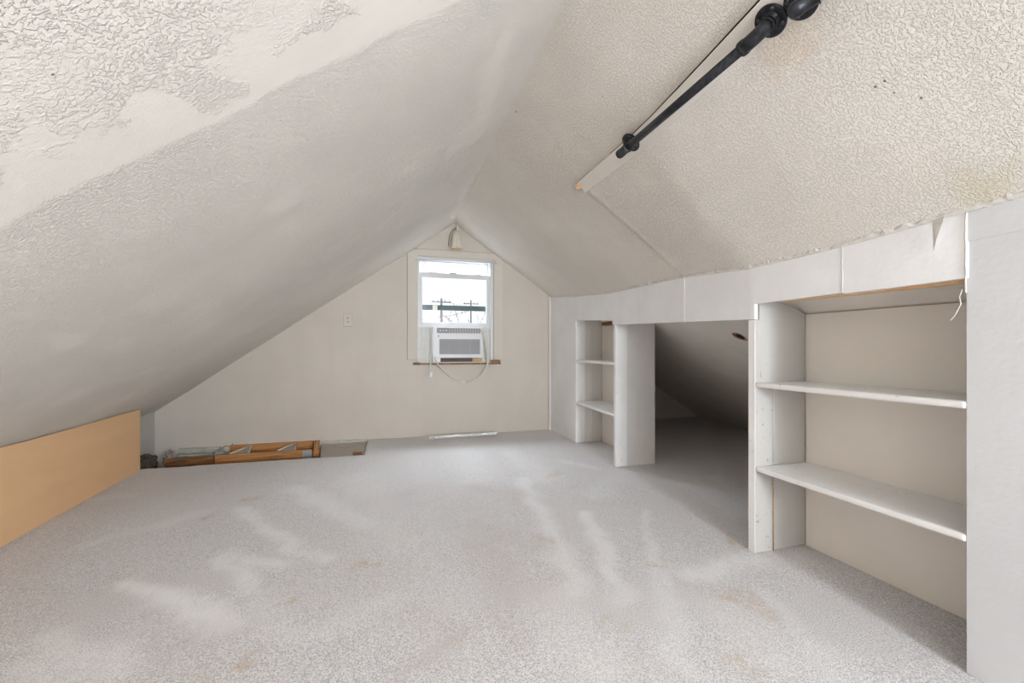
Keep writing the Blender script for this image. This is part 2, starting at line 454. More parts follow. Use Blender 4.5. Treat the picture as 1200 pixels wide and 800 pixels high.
base = kn.mix(kn.ss(hd, .05, .03), base, (.30, .13, .07)); base = kn.mix(kn.ss(hd, .03, .018), base, (.02, .015, .012))
kn.color(base); kn.bump(kn.noise(45, 4, .6), .8, .004)
struct(b, 'ceiling', kn.m)

# ------------------------------------------------------------------ FAR WALL with window opening
WL, WR = on_far(489.5, 400).x, on_far(577.5, 400).x
WT = on_far(577, 306).z; WB = on_far(535, 424.5).z
b = MB()
T = (0, .15, 0); Y = 4.53
def roof(x): return ceil_r(x, 4.53)-.0 if x > xr(4.53) else ceil_l(x, 4.53)
xL, xR_ = xl(4.53), xw(4.53)
b.prism([(xL-.12, Y, -.2), (WL, Y, -.2), (WL, Y, roof(WL)+.02), (xL-.12, Y, roof(xL)-.06)], T)
b.prism([(WR, Y, -.2), (xR_+.02, Y, -.2), (xR_+.02, Y, roof(xR_)+.01), (WR, Y, roof(WR)+.02)], T)
b.prism([(WL, Y, -.2), (WR, Y, -.2), (WR, Y, WB), (WL, Y, WB)], T)
b.prism([(WL, Y, WT), (WR, Y, WT), (WR, Y, roof(WR)+.02), (xr(4.53), Y, zr(4.53)+.03), (WL, Y, roof(WL)+.02)], T)
struct(b, 'wall_far', M['farwall'])
# gable and side of the crawl space
b = MB(); b.prism([(1.74, 4.857, -.02), (4.3, 4.857, -.02), (4.3, 4.857, .1), (1.74, 4.857, 1.6)], (0, .06, 0))
b.box(1.74, 1.765, 4.5, 4.86, -.02, 1.5)
struct(b, 'wall_gable', M['crawl'])
# low eave wall behind the tan panel
b = MB(); b.prism([(xl(-1.4), -3.2, -.2), (xl(2.5), 2.5, -.2), (xl(4.53), 4.53, -.2), (xl(4.53)-.05, 4.53, -.2), (xl(2.5)-.05, 2.5, -.2), (xl(-1.4)-.05, -3.2, -.2)], (0, 0, .56))
struct(b, 'wall_left', M['eave'])
# wall behind the camera, with an added window that lets fill light in
BWX0, BWX1, BWZ0, BWZ1 = -.10, 1.20, .50, 1.70
b = MB(); y0 = -3.2; T2 = (0, -.12, 0)
b.prism([(-2.1, y0, -.2), (BWX0, y0, -.2), (BWX0, y0, 1.9), (-2.1, y0, .35)], T2)
b.prism([(BWX1, y0, -.2), (4.2, y0, -.2), (4.2, y0, .6), (1.5, y0, 1.6), (BWX1, y0, 1.95)], T2)
b.prism([(BWX0, y0, -.2), (BWX1, y0, -.2), (BWX1, y0, BWZ0), (BWX0, y0, BWZ0)], T2)
b.prism([(BWX0, y0, BWZ1), (BWX1, y0, BWZ1), (BWX1, y0, 1.95), (.6, y0, 2.25), (BWX0, y0, 1.9)], T2)
struct(b, 'wall_back', M['farwall'])
b = MB()
for (x0, x1, z0, z1) in ((BWX0, BWX0+.05, BWZ0, BWZ1), (BWX1-.05, BWX1, BWZ0, BWZ1), (BWX0, BWX1, BWZ0, BWZ0+.05), (BWX0, BWX1, BWZ1-.05, BWZ1), (BWX0, BWX1, 1.0, 1.04)):
    b.box(x0, x1, -3.26, -3.22, z0, z1)
w2 = struct(b, 'added_rear_window', M['sash'])

# ------------------------------------------------------------------ RIGHT KNEE WALL
def slab(ys, zb, zt, d0=0.0, d1=.02, mb=None):   # a board in the plane of the knee wall
    mb = mb or MB(); ks = axis(ys[0], ys[1], .25, (.79, 1.54, 2.06, 2.958, 3.83))
    for a, c in zip(ks, ks[1:]):
        g_ = lambda y, z, d: (xw(y)+d, y, z)
        mb.hexa([g_(a, zb(a), d0), g_(c, zb(c), d0), g_(c, zb(c), d1), g_(a, zb(a), d1)],
                [g_(a, zt(a), d0), g_(c, zt(c), d0), g_(c, zt(c), d1), g_(a, zt(a), d1)])
    return mb
cst = lambda v: (lambda y: v)
zt_ = lambda y: ztop(y)+.002
YC, YB = 2.958, 3.822          # far bookcase opening
b = slab((YB, 4.53), cst(0), zt_)
slab((YC, YB), lambda y: lerp(1.128, 1.192, (y-YC)/(YB-YC)), zt_, mb=b)
struct(b, 'wall_right', M['white'])
M['panel'] = make_white('grey_white_tall_panel', (.645, .66, .68))
struct(slab((-3.2, .79), cst(0), zt_), 'wall_right', M['panel'])
hb = lambda y: lerp(1.036, 1.096, (y-1.52)/(2.958-1.52))
struct(slab((2.035, 2.985), hb, lambda y: ztop(y)-.003, -.006, .014), 'trim_1', M['white'], bevel=.0015)
struct(slab((1.517, 2.032), hb, lambda y: ztop(y)-.003, -.004, .016), 'trim_2', M['white2'], bevel=.0015)
struct(slab((1.133, 1.5165), cst(1.104), lambda y: ztop(y)-.003, -.004, .016), 'trim_3', M['white2'], bevel=.0015)
struct(slab((.786, 1.130), cst(1.100), lambda y: ztop(y)-.003, -.003, .017), 'trim_4', M['white2'], bevel=.0015)
# raw pine batten behind the header, showing under its lower edge
b = MB()
b.hexa([(xw(.79)+.016, .79, 1.088), (xw(1.40)+.016, 1.40, 1.100), (xw(1.4)+.034, 1.4, 1.100), (xw(.79)+.034, .79, 1.088)],
       [(xw(.79)+.016, .79, 1.14), (xw(1.40)+.016, 1.40, 1.14), (xw(1.4)+.034, 1.4, 1.14), (xw(.79)+.034, .79, 1.14)])
struct(b, 'trim_5', M['raw'])
# corner bead where far wall meets knee wall
b = MB(); b.box(1.742, 1.766, 4.512, 4.531, 0, 1.5); struct(b, 'trim_6', M['casing'], bevel=.003)

# torn caulk line between knee wall and ceiling
def ragged(y0, y1, base_w, amp, seed, off=0.0):
    mb = MB(); n = int((y1-y0)/.009); vs = []
    for i in range(n+1):
        y = lerp(y0, y1, i/n)
        w = base_w+amp*(.5*noise.noise(Vector((y*9, seed, 0)))+.7*noise.noise(Vector((y*38, seed, 2)))+.5*noise.noise(Vector((y*110, seed, 4))))
        w = max(.002, w)
        x1 = xw(y)-w; lift = .0045+.003*noise.noise(Vector((y*50, seed, 7)))
        pr = step_amt(x1, y); 
        xa = xw(y)-.006
        vs += [(xa+.01, y, ceil_r(xw(y), y)-.016+.004*noise.noise(Vector((y*60, 1, seed)))), (xa-.003, y, ceil_r(xa, y)-.012-lift), (x1-.6*pr, y, ceil_r(x1, y)-.8*pr-lift-.001), (x1-.6*pr, y, ceil_r(x1, y)-.8*pr+.01)]
    fs = [(i*4+k, (i+1)*4+k, (i+1)*4+k+1, i*4+k+1) for i in range(n) for k in range(3)]
    mb.add(vs, fs); return mb
struct(ragged(.0, 4.5, .008, .010, 3), 'trim_7', M['caulk'])
# vertical caulk beads on the header joints
def vbead(y, z0, z1, r, seed):
    pts = []; n = 26
    for i in range(n+1):
        z = lerp(z0, z1, i/n)
        pts.append((xw(y)-.004, y+.0022*noise.noise(Vector((z*30, seed, 0))), z))
    return MB().tube(pts, [r*(.75+.6*abs(noise.noise(Vector((i*.6, seed, 1))))) for i in range(n+1)], 6)
struct(vbead(1.1315, 1.105, 1.27, .0026, 1), 'trim_8', M['caulk'])
b = vbead(.79, 1.06, 1.285, .0026, 5)
# curled flap of torn paint at the joint head and a hanging fibre
P = lambda y, z, d: Vector((xw(y)+d, y, z))
b.add([P(.865, 1.283, -.008), P(.832, 1.285, -.014), P(.850, 1.22, -.018), P(.862, 1.19, -.007)], [(0, 1, 2, 3)])
b.tube([P(.797, 1.07, -.004), P(.803, 1.05, -.006), P(.80, 1.03, -.005), P(.812, 1.0, -.006), P(.822, .985, -.008)], .0014, 5)
struct(b, 'trim_9', M['caulk'])
# horizontal seam line of the tall panel (board above, board below)
b = slab((-3.2, .789), lambda y: 1.202+.02*max(0, .79-y)*(y > -1), lambda y: ztop(y)-.002, -.0025, 0); struct(b, 'trim_10', M['panel'])

# ------------------------------------------------------------------ BOOKCASES
M['beigeboard'] = make_white('darkened_beige_board', (.52, .51, .49)); M['beigechip'] = make_white('darkened_chipped_beige_board', (.53, .52, .50), .06)  # beige boards, colour darkened to offset the fill light falling on them
def bookcase(loc_y0, loc_y1, xb, zsh, label, sidepart, top, board='shelfpaint', chip='chipped'):
    t = thing('built_in_bookcase', label, 'bookcase', (1.7, (loc_y0+loc_y1)/2, 0))
    for part_y0, part_y1, lab in sidepart:
        x0 = xw((part_y0+part_y1)/2)+.012
        ztp = min(top, .667*(xe(part_y0)-xb)-.01)
        # the panel follows the roof slope at its top
        q = [(x0+.085, part_y0, 0), (xb, part_y0, 0), (xb, part_y0, ztp), (x0+.085, part_y0, min(top+.03, ztp+.667*(xb-x0-.085)))]
        MB().prism(q, (0, part_y1-part_y0, 0)).build('side_panel', M[board], t, bevel=.0015)
        MB().box(xw(part_y0)-.001, x0+.083, part_y0-.003, part_y1+.001, 0, min(hb(part_y0)-.001, 1.2)).box(xw(part_y0)+.022, x0+.083, part_y0-.003, part_y1+.001, min(hb(part_y0)-.001, 1.2), top+.03).build('stile', M[chip], t, bevel=.002)
    za_, zb_ = [min(.667*(xe(q_)-xb-.012)-.006, top+.1) for q_ in (loc_y0, loc_y1)]
    MB().hexa([(xb, loc_y0, 0), (xb+.012, loc_y0, 0), (xb+.012, loc_y1, 0), (xb, loc_y1, 0)], [(xb, loc_y0, za_), (xb+.012, loc_y0, za_), (xb+.012, loc_y1, zb_), (xb, loc_y1, zb_)]).build('back_panel', M['backpaint'], t)
    for z in zsh:
        mb = MB()
        e = .001
        mb.hexa([(xw(loc_y0)-.004, loc_y0+e, z-.022), (xb-.001, loc_y0+e, z-.022), (xb-.001, loc_y1-e, z-.022), (xw(loc_y1)-.004, loc_y1-e, z-.022)],
                [(xw(loc_y0)-.004, loc_y0+e, z), (xb-.001, loc_y0+e, z), (xb-.001, loc_y1-e, z), (xw(loc_y1)-.004, loc_y1-e, z)])
        mb.build('shelf', M['shelfedge'], t, bevel=.008, seg=4)
    return t
M['shelfedge'] = make_white('worn_shelf_paint', (.82, .81, .80), .03)
near = bookcase(.79, 1.514, 1.852, (.385, .757), 'large white painted two shelf bookcase nearest the camera, right of the crawl space opening',
                [(1.517, 1.549, 'near')], 1.10, 'beigeboard', 'beigechip')
far = bookcase(2.962, 3.806, 2.03, (.402, .805), 'small narrow white painted bookcase beside the far wall, left of the crawl space opening',
               [(3.809, 3.838, 'far'), (2.932, 2.960, 'near')], 1.19)
MB().box(xw(1.53)-.004, xw(1.53)-.0015, 1.5145, 1.5505, 0, 1.034).build('edge_strip', M['chipped'], near, bevel=.001)
# seam batten in the far case and stiles on the camera side
MB().box(1.915, 1.921, 3.8, 3.808, 0, 1.12).build('seam_strip', M['backpaint'], far)
MB().box(1.97, 2.028, 3.40, 3.70, 1.135, 1.165).build('top_block', M['brown'], far)
# small quarter round at the foot and split wood sliver inside the near case
MB().tube([(1.66, 1.511, 0.0), (1.66, 1.511, .38)], .0022, 6).build('split_edge', M['raw'], near)
MB().tube([(1.66, 1.511, 0.40), (1.66, 1.511, .75)], .0015, 6).build('split_edge', M['shelfpaint'], near)

# ------------------------------------------------------------------ TAN PANEL along the left eave
def xp(y): return -1.698-.063*(y-2.512)
b = MB()
ks = axis(-3.19, 3.838, .4)
for a, c in zip(ks, ks[1:]):
    t_ = .012
    za, zc = ceil_l(xp(a), a)-.008, ceil_l(xp(c), c)-.008
    zt2 = lambda y: ceil_l(xp(y)-t_, y)-.010
    b.hexa([(xp(a), a, 0), (xp(c), c, 0), (xp(c)-t_, c, 0), (xp(a)-t_, a, 0)],
           [(xp(a), a, za), (xp(c), c, zc), (xp(c)-t_, c, zt2(c)), (xp(a)-t_, a, zt2(a))])
tag(b.build('hardboard_panel', M['tan'], recentre=True), 'long plain tan hardboard panel standing under the low left ceiling', 'panel')

# ------------------------------------------------------------------ FLOOR OPENING CONTENTS
# timber frame of two chords
t = thing('timber_frame', 'orange stained timber frame of two boards lying in the floor opening', 'timber', (-1.0, 4.35, -.1))
MB().box(-1.425, -.66, 4.205, 4.245, -.115, -.002).build('front_board', M['orange'], t, bevel=.002)
MB().box(-1.40, -.695, 4.488, 4.526, -.062, .020).build('back_board', M['orange'], t, bevel=.002)
eb = MB().hexa([(-.650, 4.21, -.07), (-.600, 4.21, -.07), (-.643, 4.526, -.07), (-.693, 4.526, -.07)], [(-.650, 4.21, .006), (-.600, 4.21, .006), (-.643, 4.526, .022), (-.693, 4.526, .022)]).build('end_block', M['orange'], t, bevel=.002)
for (x, y) in ((-.63, 4.25), (-.638, 4.31), (-.65, 4.39), (-.654, 4.45), (-.664, 4.50)):
    MB().tube([(x, y, .004+.0506*(y-4.21)), (x, y, .0105+.0506*(y-4.21))], .0055, 8).build('nail_head', M['steel'], eb)
for z in (-.01, -.035, -.055):
    MB().tube([(-.626, 4.208, z), (-.626, 4.204, z)], .005, 8).build('nail_head', M['steel'], eb)
MB().box(-.74, -.665, 4.200, 4.2045, -.10, -.004).build('tie_plate', M['greyplate'], t)
for (cx) in (-1.235, -.865):
    gp = MB().prism([(cx-.085, 4.248, -.004), (cx+.055, 4.248, -.004), (cx+.02, 4.486, .012)], (0, 0, -.018)).build('gusset', M['gusset'], t)
    MB().tube([(cx-.085, 4.25, 0.0), (cx+.02, 4.486, .016)], .008, 6).build('gusset_edge', M['paleedge'], gp)
    MB().tube([(cx+.055, 4.25, 0.0), (cx+.02, 4.486, .016)], .005, 6).build('gusset_edge', M['paleedge'], gp)
# weathered joist left of the frame
b = MB(); b.box(-1.78, -1.43, 4.19, 4.235, -.13, -.006)
tag(b.build('weathered_joist', M['brown'], recentre=True, bevel=.004, jitter=.006), 'dark brown weathered joist end left of the orange timber frame', 'timber')
b = MB(); b.box(-1.76, -1.49, 4.36, 4.40, -.06, -.012); b.box(-1.80, -1.47, 4.48, 4.50, -.03, .016)
tag(b.build('pale_lath', M['lath'], recentre=True, bevel=.003, jitter=.004), 'pale grey green laths lying along the wall behind the weathered joist', 'lath')
b = MB(); b.box(-1.76, -1.50, 4.41, 4.468, -.06, -.045)
tag(b.build('plaster_scrap', M['dusty'], recentre=True, bevel=.003), 'flat off white plaster scrap between the grey green laths', 'debris')
def lump(cx, cy, cz, rx, ry, rz_, seed, amp=.35, n=18):
    mb = MB()
    def f(i, j):
        th = math.pi*i/n; ph = 2*math.pi*j/(2*n)
        d = Vector((math.sin(th)*math.cos(ph), math.sin(th)*math.sin(ph), math.cos(th)))
        r = 1+amp*noise.noise(d*2.2+Vector((seed, 0, 0)))+.4*amp*noise.noise(d*6+Vector((seed, 3, 0)))
        return Vector((cx+d.x*rx*r, cy+d.y*ry*r, cz+d.z*rz_*r))
    return mb.grid(f, n, 2*n)
tag(lump(-1.885, 4.10, -.03, .060, .17, .075, 2, .4).build('rubble_heap', M['rubble'], recentre=True), 'dark brown rubble at the left end of the floor opening', 'rubble', kind='stuff')
tag(lump(-1.795, 4.300, -.03, .035, .05, .07, 8, .4).build('insulation_clump', M['fluff'], recentre=True), 'grey brown tuft of insulation beside the dark rubble', 'insulation')
t = thing('crumpled_flashing', 'crumpled grey metal scrap with a curled wire left of the timber frame', 'scrap', (-1.43, 4.36, -.06))
lump(-1.43, 4.335, -.022, .045, .045, .034, 5, .5).build('crumpled_sheet', M['greyplate'], t)
MB().tube([(-1.43, 4.335, .0), (-1.425, 4.44, .030), (-1.40, 4.465, .022), (-1.375, 4.47, .028), (-1.37, 4.47, .045)], .003, 6).build('wire', M['brown'], t)
b = MB()
b.hexa([(-.55, 3.875, -.05), (-.208, 3.875, -.05), (-.208, 4.49, -.05), (-.622, 4.49, -.05)],
       [(-.55, 3.875, -.026), (-.208, 3.875, -.026), (-.208, 4.49, -.014), (-.622, 4.49, -.014)])
tag(b.build('dusty_plank', M['dusty'], recentre=True, bevel=.002), 'wide dusty grey plank right of the orange timber frame', 'plank')
b = MB(); b.box(-.30, -.225, 3.98, 4.06, -.024, -.008)
tag(b.build('dark_offcut', M['brown'], recentre=True, bevel=.004, jitter=.006), 'small dark brown wood chip on the near right corner of the dusty plank', 'wood chip')
# broken plaster lip at the foot of the far wall above the plank
b = MB(); n = 60; vs = []
for i in range(n+1):
    x = lerp(-.60, -.20, i/n); z = -.004+.012*abs(noise.noise(Vector((x*40, 0, 0))))+.006*noise.noise(Vector((x*120, 0, 0)))
    vs += [(x, 4.529, z+.012), (x, 4.49+.012*noise.noise(Vector((x*50, 2, 0))), z), (x, 4.50, -.03)]
b.add(vs, [(i*3+k, i*3+3+k, i*3+4+k, i*3+1+k) for i in range(n) for k in range(2)])
struct(b, 'trim_11', M['caulk'])

# foil strip on the carpet by the far wall
a0, a1 = on_floor(503, 516), on_floor(582, 511)
t = MB(); n = 46; d = (a1-a0).normalized(); sidev = Vector((-d.y, d.x, 0)); vs = []
for i in range(n+1):
    c = a0.lerp(a1, i/n); w = .019+.005*noise.noise(Vector((i*.35, 0, 0))); h = .040+.010*noise.noise(Vector((i*.3, 4, 0)))
    for k in range(8):
        an = 2*math.pi*k/8; rr = 1+.28*noise.noise(Vector((i*.7, k*1.3, 1)))
        vs.append(c+sidev*(w*math.cos(an)*rr+.02)+Vector((0, 0, h/2+h/2*math.sin(an)*rr*.95)))
fs = [(i*8+k, i*8+(k+1)%8, (i+1)*8+(k+1)%8, (i+1)*8+k) for i in range(n) for k in range(8)]+[tuple(range(8)), tuple(range(n*8, n*8+8))]
t.add(vs, fs)
mn = min(v.z for v in t.v)
for v in t.v: v.z -= mn-.001
tag(t.build('foil_strip', M['foil'], recentre=True), 'crumpled silvery strip lying on the carpet below the window', 'strip')

# ------------------------------------------------------------------ WINDOW
w = empty('window_1', ((WL+WR)/2, 4.53, WB)); tag(w, kind='structure')
Pf = on_far
# casing boards
cl, cr_ = Pf(477.5, 400).x, Pf(588.8, 400).x
ct = Pf(478.5, 291).z; cb = Pf(480, 421.5).z
d = .014
def rf(x): return roof(x)-.004
jl, jr = Pf(489.5, 400).x, Pf(578.5, 400).x
c1 = MB().prism([(cl, 4.53, cb), (jl, 4.53, cb), (jl, 4.53, ct-.0), (cl, 4.53, min(ct, rf(cl)))], (0, -d, 0)).build('casing_board', M['casing'], w, bevel=.002)
c2 = MB().prism([(jr, 4.53, cb), (cr_, 4.53, cb), (cr_, 4.53, rf(cr_)), (jr, 4.53, min(ct, rf(jr)))], (0, -d, 0)).build('casing_board', M['casing'], w, bevel=.002)
ctr = Pf(574, 295.5).z
c3 = MB().prism([(jl, 4.53, WT+.01), (jr, 4.53, WT+.01), (jr, 4.53, min(ctr, rf(jr))), (jl, 4.53, ct)], (0, -d, 0)).build('head_casing', M['casing'], w, bevel=.002)
# dark joints round the casing
gj = MB()
gj.box(cl-.004, cl, 4.5275, 4.5295, cb, rf(cl)-.002); gj.box(cr_, cr_+.003, 4.5275, 4.5295, cb, rf(cr_)-.002)
gj.prism([(cl, 4.5295, ct), (jr, 4.5295, min(ctr, rf(jr))), (jr, 4.5295, min(ctr, rf(jr))+.005), (cl, 4.5295, ct+.005)], (0, -.002, 0))
gj.build('casing_joint', simple('dusty_joint', (.30, .26, .22), .9), w)
# jamb liner
b = MB(); e = .022
b.box(WL, WL+e*.6, 4.52, 4.68, WB, WT); b.box(WR-e*1.4, WR, 4.52, 4.68, WB, WT); b.box(WL, WR, 4.52, 4.68, WT-.015, WT)
b.build('jamb', M['plastic'], w, bevel=.002)
# sashes: upper one is the outer
def sash(name, x0, x1, z0, z1, y0, y1, st, tr_, br, mat, brmat=None):
    fr = MB(); fr.box(x0, x0+st, y0, y1, z0, z1); fr.box(x1-st, x1, y0, y1, z0, z1); fr.box(x0+st, x1-st, y0, y1, z1-tr_, z1)
    if not brmat: fr.box(x0+st, x1-st, y0, y1, z0, z0+br)
    o = fr.build(name, mat, w, bevel=.002)
    if brmat: MB().box(x0+st, x1-st, y0, y1, z0, z0+br).build('meeting_rail', brmat, o, bevel=.002)
    MB().box(x0+st-.003, x1-st+.003, (y0+y1)/2-.002, (y0+y1)/2+.002, z0+br-.003, z1-tr_+.003).build('pane', M['glass'], o)
    return o
ix0, ix1 = WL+e*.6, WR-e*1.4
zU0 = Pf(535, 364, 4.64).z; zU1 = WT-.016
ru = sash('upper_sash', ix0, ix1, zU0, zU1, 4.625, 4.655, .012, .014, Pf(535, 358, 4.64).z-zU0, M['sash'], M['teal'])
MB().box(Pf(507, 360, 4.62).x, Pf(512.5, 360, 4.62).x, 4.612, 4.6245, zU0+.002, zU0+.05).build('sash_lock', M['cream'], w, bevel=.002)
zL1 = Pf(535, 321.3, 4.57).z; zL0 = Pf(535, 383.5, 4.57).z
lo_ = sash('lower_sash', ix0, ix1, zL0, zL1, 4.555, 4.59, Pf(494.8, 400, 4.56).x-ix0, .050, .052, M['sash'])
for px, ww in ((508, .05), (531, .035), (560, .03)):
    p = Pf(px, 321, 4.57)
    MB().box(p.x-ww, p.x+ww, 4.56, 4.585, zL1, zL1+.009).build('sash_catch', M['darkgrey'] if px == 531 else M['sash'], lo_, bevel=.002)
# sill with its bare brown front edge
s0, s1 = Pf(484, 425, 4.5).x, Pf(586.5, 425, 4.5).x
zs = WB
sl = MB().box(s0, s1, 4.485, 4.57, zs-.012, zs+.008).build('sill', M['casing'], w, bevel=.002)
MB().box(s0, s1, 4.478, 4.4848, zs-.022, zs-.004).build('sill_edge', M['rust'], sl, jitter=.003)
MB().box(Pf(576, 424, 4.47).x, Pf(586.2, 424, 4.47).x, 4.468, 4.5, zs-.018, zs+.024).build('sill_horn', M['rust'], sl, bevel=.004, jitter=.006)
MB().box(Pf(485, 424, 4.47).x, Pf(492, 424, 4.47).x, 4.472, 4.5, zs-.018, zs+.002).build('sill_horn', M['rust'], sl, bevel=.004, jitter=.006)

# ------------------------------------------------------------------ AIR CONDITIONER
yf = 4.47
A = lambda px, py: Pf(px, py, yf)
ax0, ax1 = A(507.5, 400).x, A(566.3, 400).x; az0, az1 = A(535, 419.3).z, A(535, 382.8).z
az0 = max(az0, zs+.009+.012)
t = thing('window_air_conditioner', 'white window air conditioner with grey front grille under the raised sash', 'air conditioner', ((ax0+ax1)/2, 4.55, az0))
b = MB(); b.box(ax0+.006, ax1-.006, yf+.03, 4.95, az0+.004, min(az1, zL0)-.003); b.build('housing', M['plastic'], t, bevel=.004)
b = MB(); b.box(ax0, ax1, yf, yf+.03, az0, az1-.004)
front = b.build('front_panel', M['plastic'], t, bevel=.005, seg=3)
# vents along the top
vx0, vx1 = A(527, 386).x, A(563, 386).x; vz0, vz1 = A(535, 390.3).z, A(535, 384.3).z
b = MB(); b.box(A(512, 386).x, vx1, yf-.002, yf-.0005, vz0, vz1); tv = b.build('top_vent', M['greygrille'], t)
mb = MB(); k = 12
for i in range(k+1):
    x = lerp(vx0, vx1, i/k); mb.box(x-.0018, x+.0018, yf-.005, yf-.0005, vz0, vz1)
mb.build('vane', M['plastic'], tv)
for px in (516, 519.5, 523):
    p = A(px, 387.2); MB().tube([(p.x, yf-.0005, p.z), (p.x, yf-.008, p.z)], .007, 12).build('button', M['plastic'], t)
# badge disc
p = A(514, 393.6); MB().tube([(p.x, yf, p.z), (p.x, yf-.003, p.z)], .009, 20).build('badge', M['greyplate'], t)
# grille
gx0, gx1 = A(515, 400).x, A(562.3, 400).x; gz0, gz1 = A(535, 415).z, A(535, 397.2).z
gb = MB().box(gx0, gx1, yf-.0015, yf-.0004, gz0, gz1).build('grille', M['greygrille'], t)
mb = MB()
for i in range(17):
    z = lerp(gz0, gz1, (i+.5)/17); mb.box(gx0, gx1, yf-.0045, yf-.001, z-.0014, z+.0014)
for i in range(5):
    x = lerp(gx0, gx1, i/4); mb.box(x-.002, x+.002, yf-.0055, yf-.001, gz0, gz1)
mb.build('louvre', simple('pale_grey_louvre', (.50, .50, .53), .5), gb)
# dark strip painting in the shaded gap underneath
MB().box(A(516.5, 420).x, A(553.6, 420).x, yf+.002, 4.6, zs+.009, az0-.001).build('gap_shade_strip', M['darkgrey'], t)
MB().box(ax0+.002, A(516.3, 420).x, yf+.006, 4.56, zs+.009, az0-.001).build('support_block', M['plastic'], t)
MB().box(A(553.9, 420).x, A(565, 420).x, yf+.004, 4.56, zs+.009, az0-.001).build('support_block', M['raw'], t)
# pleated side curtains
def curtain(x0, x1, n):
    mb = MB(); vs = []
    for i in range(n+1):
        x = lerp(x0, x1, i/n); y = 4.552+(.0022 if i % 2 else -.0022)
        vs += [(x, y, zs+.009), (x, y, zL0-.001), (x, y+.003, zL0-.001), (x, y+.003, zs+.009)]
    mb.add(vs, [(i*4+k_, i*4+(k_+1) % 4, i*4+4+(k_+1) % 4, i*4+4+k_) for i in range(n) for k_ in range(4)]+[(0, 1, 2, 3), (n*4, n*4+1, n*4+2, n*4+3)])
    return mb
curtain(ix0, ax0+.004, 7).build('side_curtain', M['film'], t)
curtain(ax1-.004, ix1, 5).build('side_curtain', M['film'], t)
# power cord: leaves the unit on the right, loops below the sill and ends in a plug on the left
def smooth(pts, n=8):
    out = []; P_ = [pts[0]]+pts+[pts[-1]]
    for i in range(1, len(P_)-2):
        for k_ in range(n):
            u = k_/n; a, b_, c, d_ = P_[i-1], P_[i], P_[i+1], P_[i+2]
            out.append(.5*((2*b_)+(-a+c)*u+(2*a-5*b_+4*c-d_)*u*u+(-a+3*b_-3*c+d_)*u**3))
    out.append(pts[-1]); return out
C = lambda px, py, y=4.455: Pf(px, py, y)
cord = [C(563.5, 386, 4.465), C(566.5, 393, 4.45), C(569, 404), C(570.5, 415), C(571, 424), C(567.5, 434), C(561, 441, 4.47), C(552, 446, 4.50), C(543.5, 447, 4.51), C(533, 444, 4.50), C(523.5, 437.5, 4.47), C(515, 429), C(511, 423), C(510, 418, 4.463)]
cd = MB().tube(smooth(cord), .0062, 8).build('power_cord', M['cord'], t)
cord2 = [C(565.5, 388, 4.46), C(569.5, 400, 4.45), C(572, 416, 4.45), C(571.5, 428), C(566, 438), C(557, 445, 4.49), C(545, 448.5, 4.50)]
MB().tube(smooth(cord2), .0055, 8).build('power_cord', M['cord'], t)
p = C(543, 448, 4.497); b = MB(); b.prism([p+Vector((-.028, 0, .022)), p+Vector((.014, 0, .020)), p+Vector((.02, 0, -.005)), p+Vector((.004, 0, -.022)), p+Vector((-.016, 0, -.012))], (0, -.006, 0)); b.build('cord_tag', M['cream'], t)
MB().tube(smooth([C(505, 384, 4.46), C(506.5, 400, 4.462), C(505, 418, 4.455), C(504.5, 425, 4.455), C(503.8, 432)]), .005, 8).build('drain_lead', M['film'], t)
# plug on its own lead
pt = MB().tube(smooth([C(507, 424, 4.455), C(503, 430), C(501, 436), C(502, 440)]), .0032, 8).build('plug_lead', M['cord'], t)
p = C(504.5, 438.5, 4.458)
MB().box(p.x-.013, p.x+.017, p.y-.012, p.y+.012, p.z-.030, p.z+.026).build('plug', M['plastic'], t, bevel=.004)
MB().box(p.x-.036, p.x-.010, p.y-.006, p.y+.006, p.z-.026, p.z-.012).build('plug_cap', M['plastic'], t, bevel=.003)

# curtain rod over the window
r0, r1 = Pf(487, 303.5, 4.49), Pf(582.5, 307.6, 4.49)
t = thing('curtain_rod', 'thin white curtain rod mounted across the top of the window', 'curtain rod', (r0+r1)/2)
MB().tube([r0, r1], .009, 10).build('rod', M['plastic'], t)
for r_ in (r0, r1):
    MB().box(r_.x-.006, r_.x+.006, 4.488, 4.514, r_.z-.016, r_.z+.016).build('bracket', M['plastic'], t, bevel=.002)
p = Pf(497, 308, 4.48)
MB().tube(smooth([p+Vector((-.01, 0, .012)), p+Vector((.014, -.004, .0)), p+Vector((-.012, .0, -.015)), p+Vector((.010, -.003, -.03)), p+Vector((-.006, 0, -.05))]), .0028, 6).build('tangled_cord', M['greyplate'], t)

# bell shaped lamp under the ridge
p = Pf(535.3, 291, 4.44); q = Pf(536, 270, 4.44)
t = thing('pendant_lamp', 'small cream bell shaped lamp hanging under the ridge above the window', 'lamp', p)
hh = q.z-p.z
prof = [(.056, 0), (.060, .004), (.058, .03), (.055, .06), (.050, .10), (.042, .14), (.028, .17), (.016, .185), (.012, hh)]
MB().tube([p+Vector((0, 0, z)) for r_, z in prof], [r_ for r_, z in prof], 24, cap=False).build('lamp_shade', M['cream'], t)
MB().tube([p+Vector((0, 0, .004)), p+Vector((0, 0, .010))], .055, 24).build('shade_rim', M['raw'], t)
MB().tube([q+Vector((0, 0, -.01)), q+Vector((0, 0, .02)), q+Vector((0, .0, zr(4.44)-q.z-.03))], [.014, .010, .010], 12).build('stem', M['plastic'], t)
MB().tube(smooth([q+Vector((-.0, .0, .03)), q+Vector((-.05, .02, .0)), q+Vector((-.075, .06, -.06)), q+Vector((-.08, .082, -.15))]), .0035, 6).build('wire', M['darkgrey'], t)

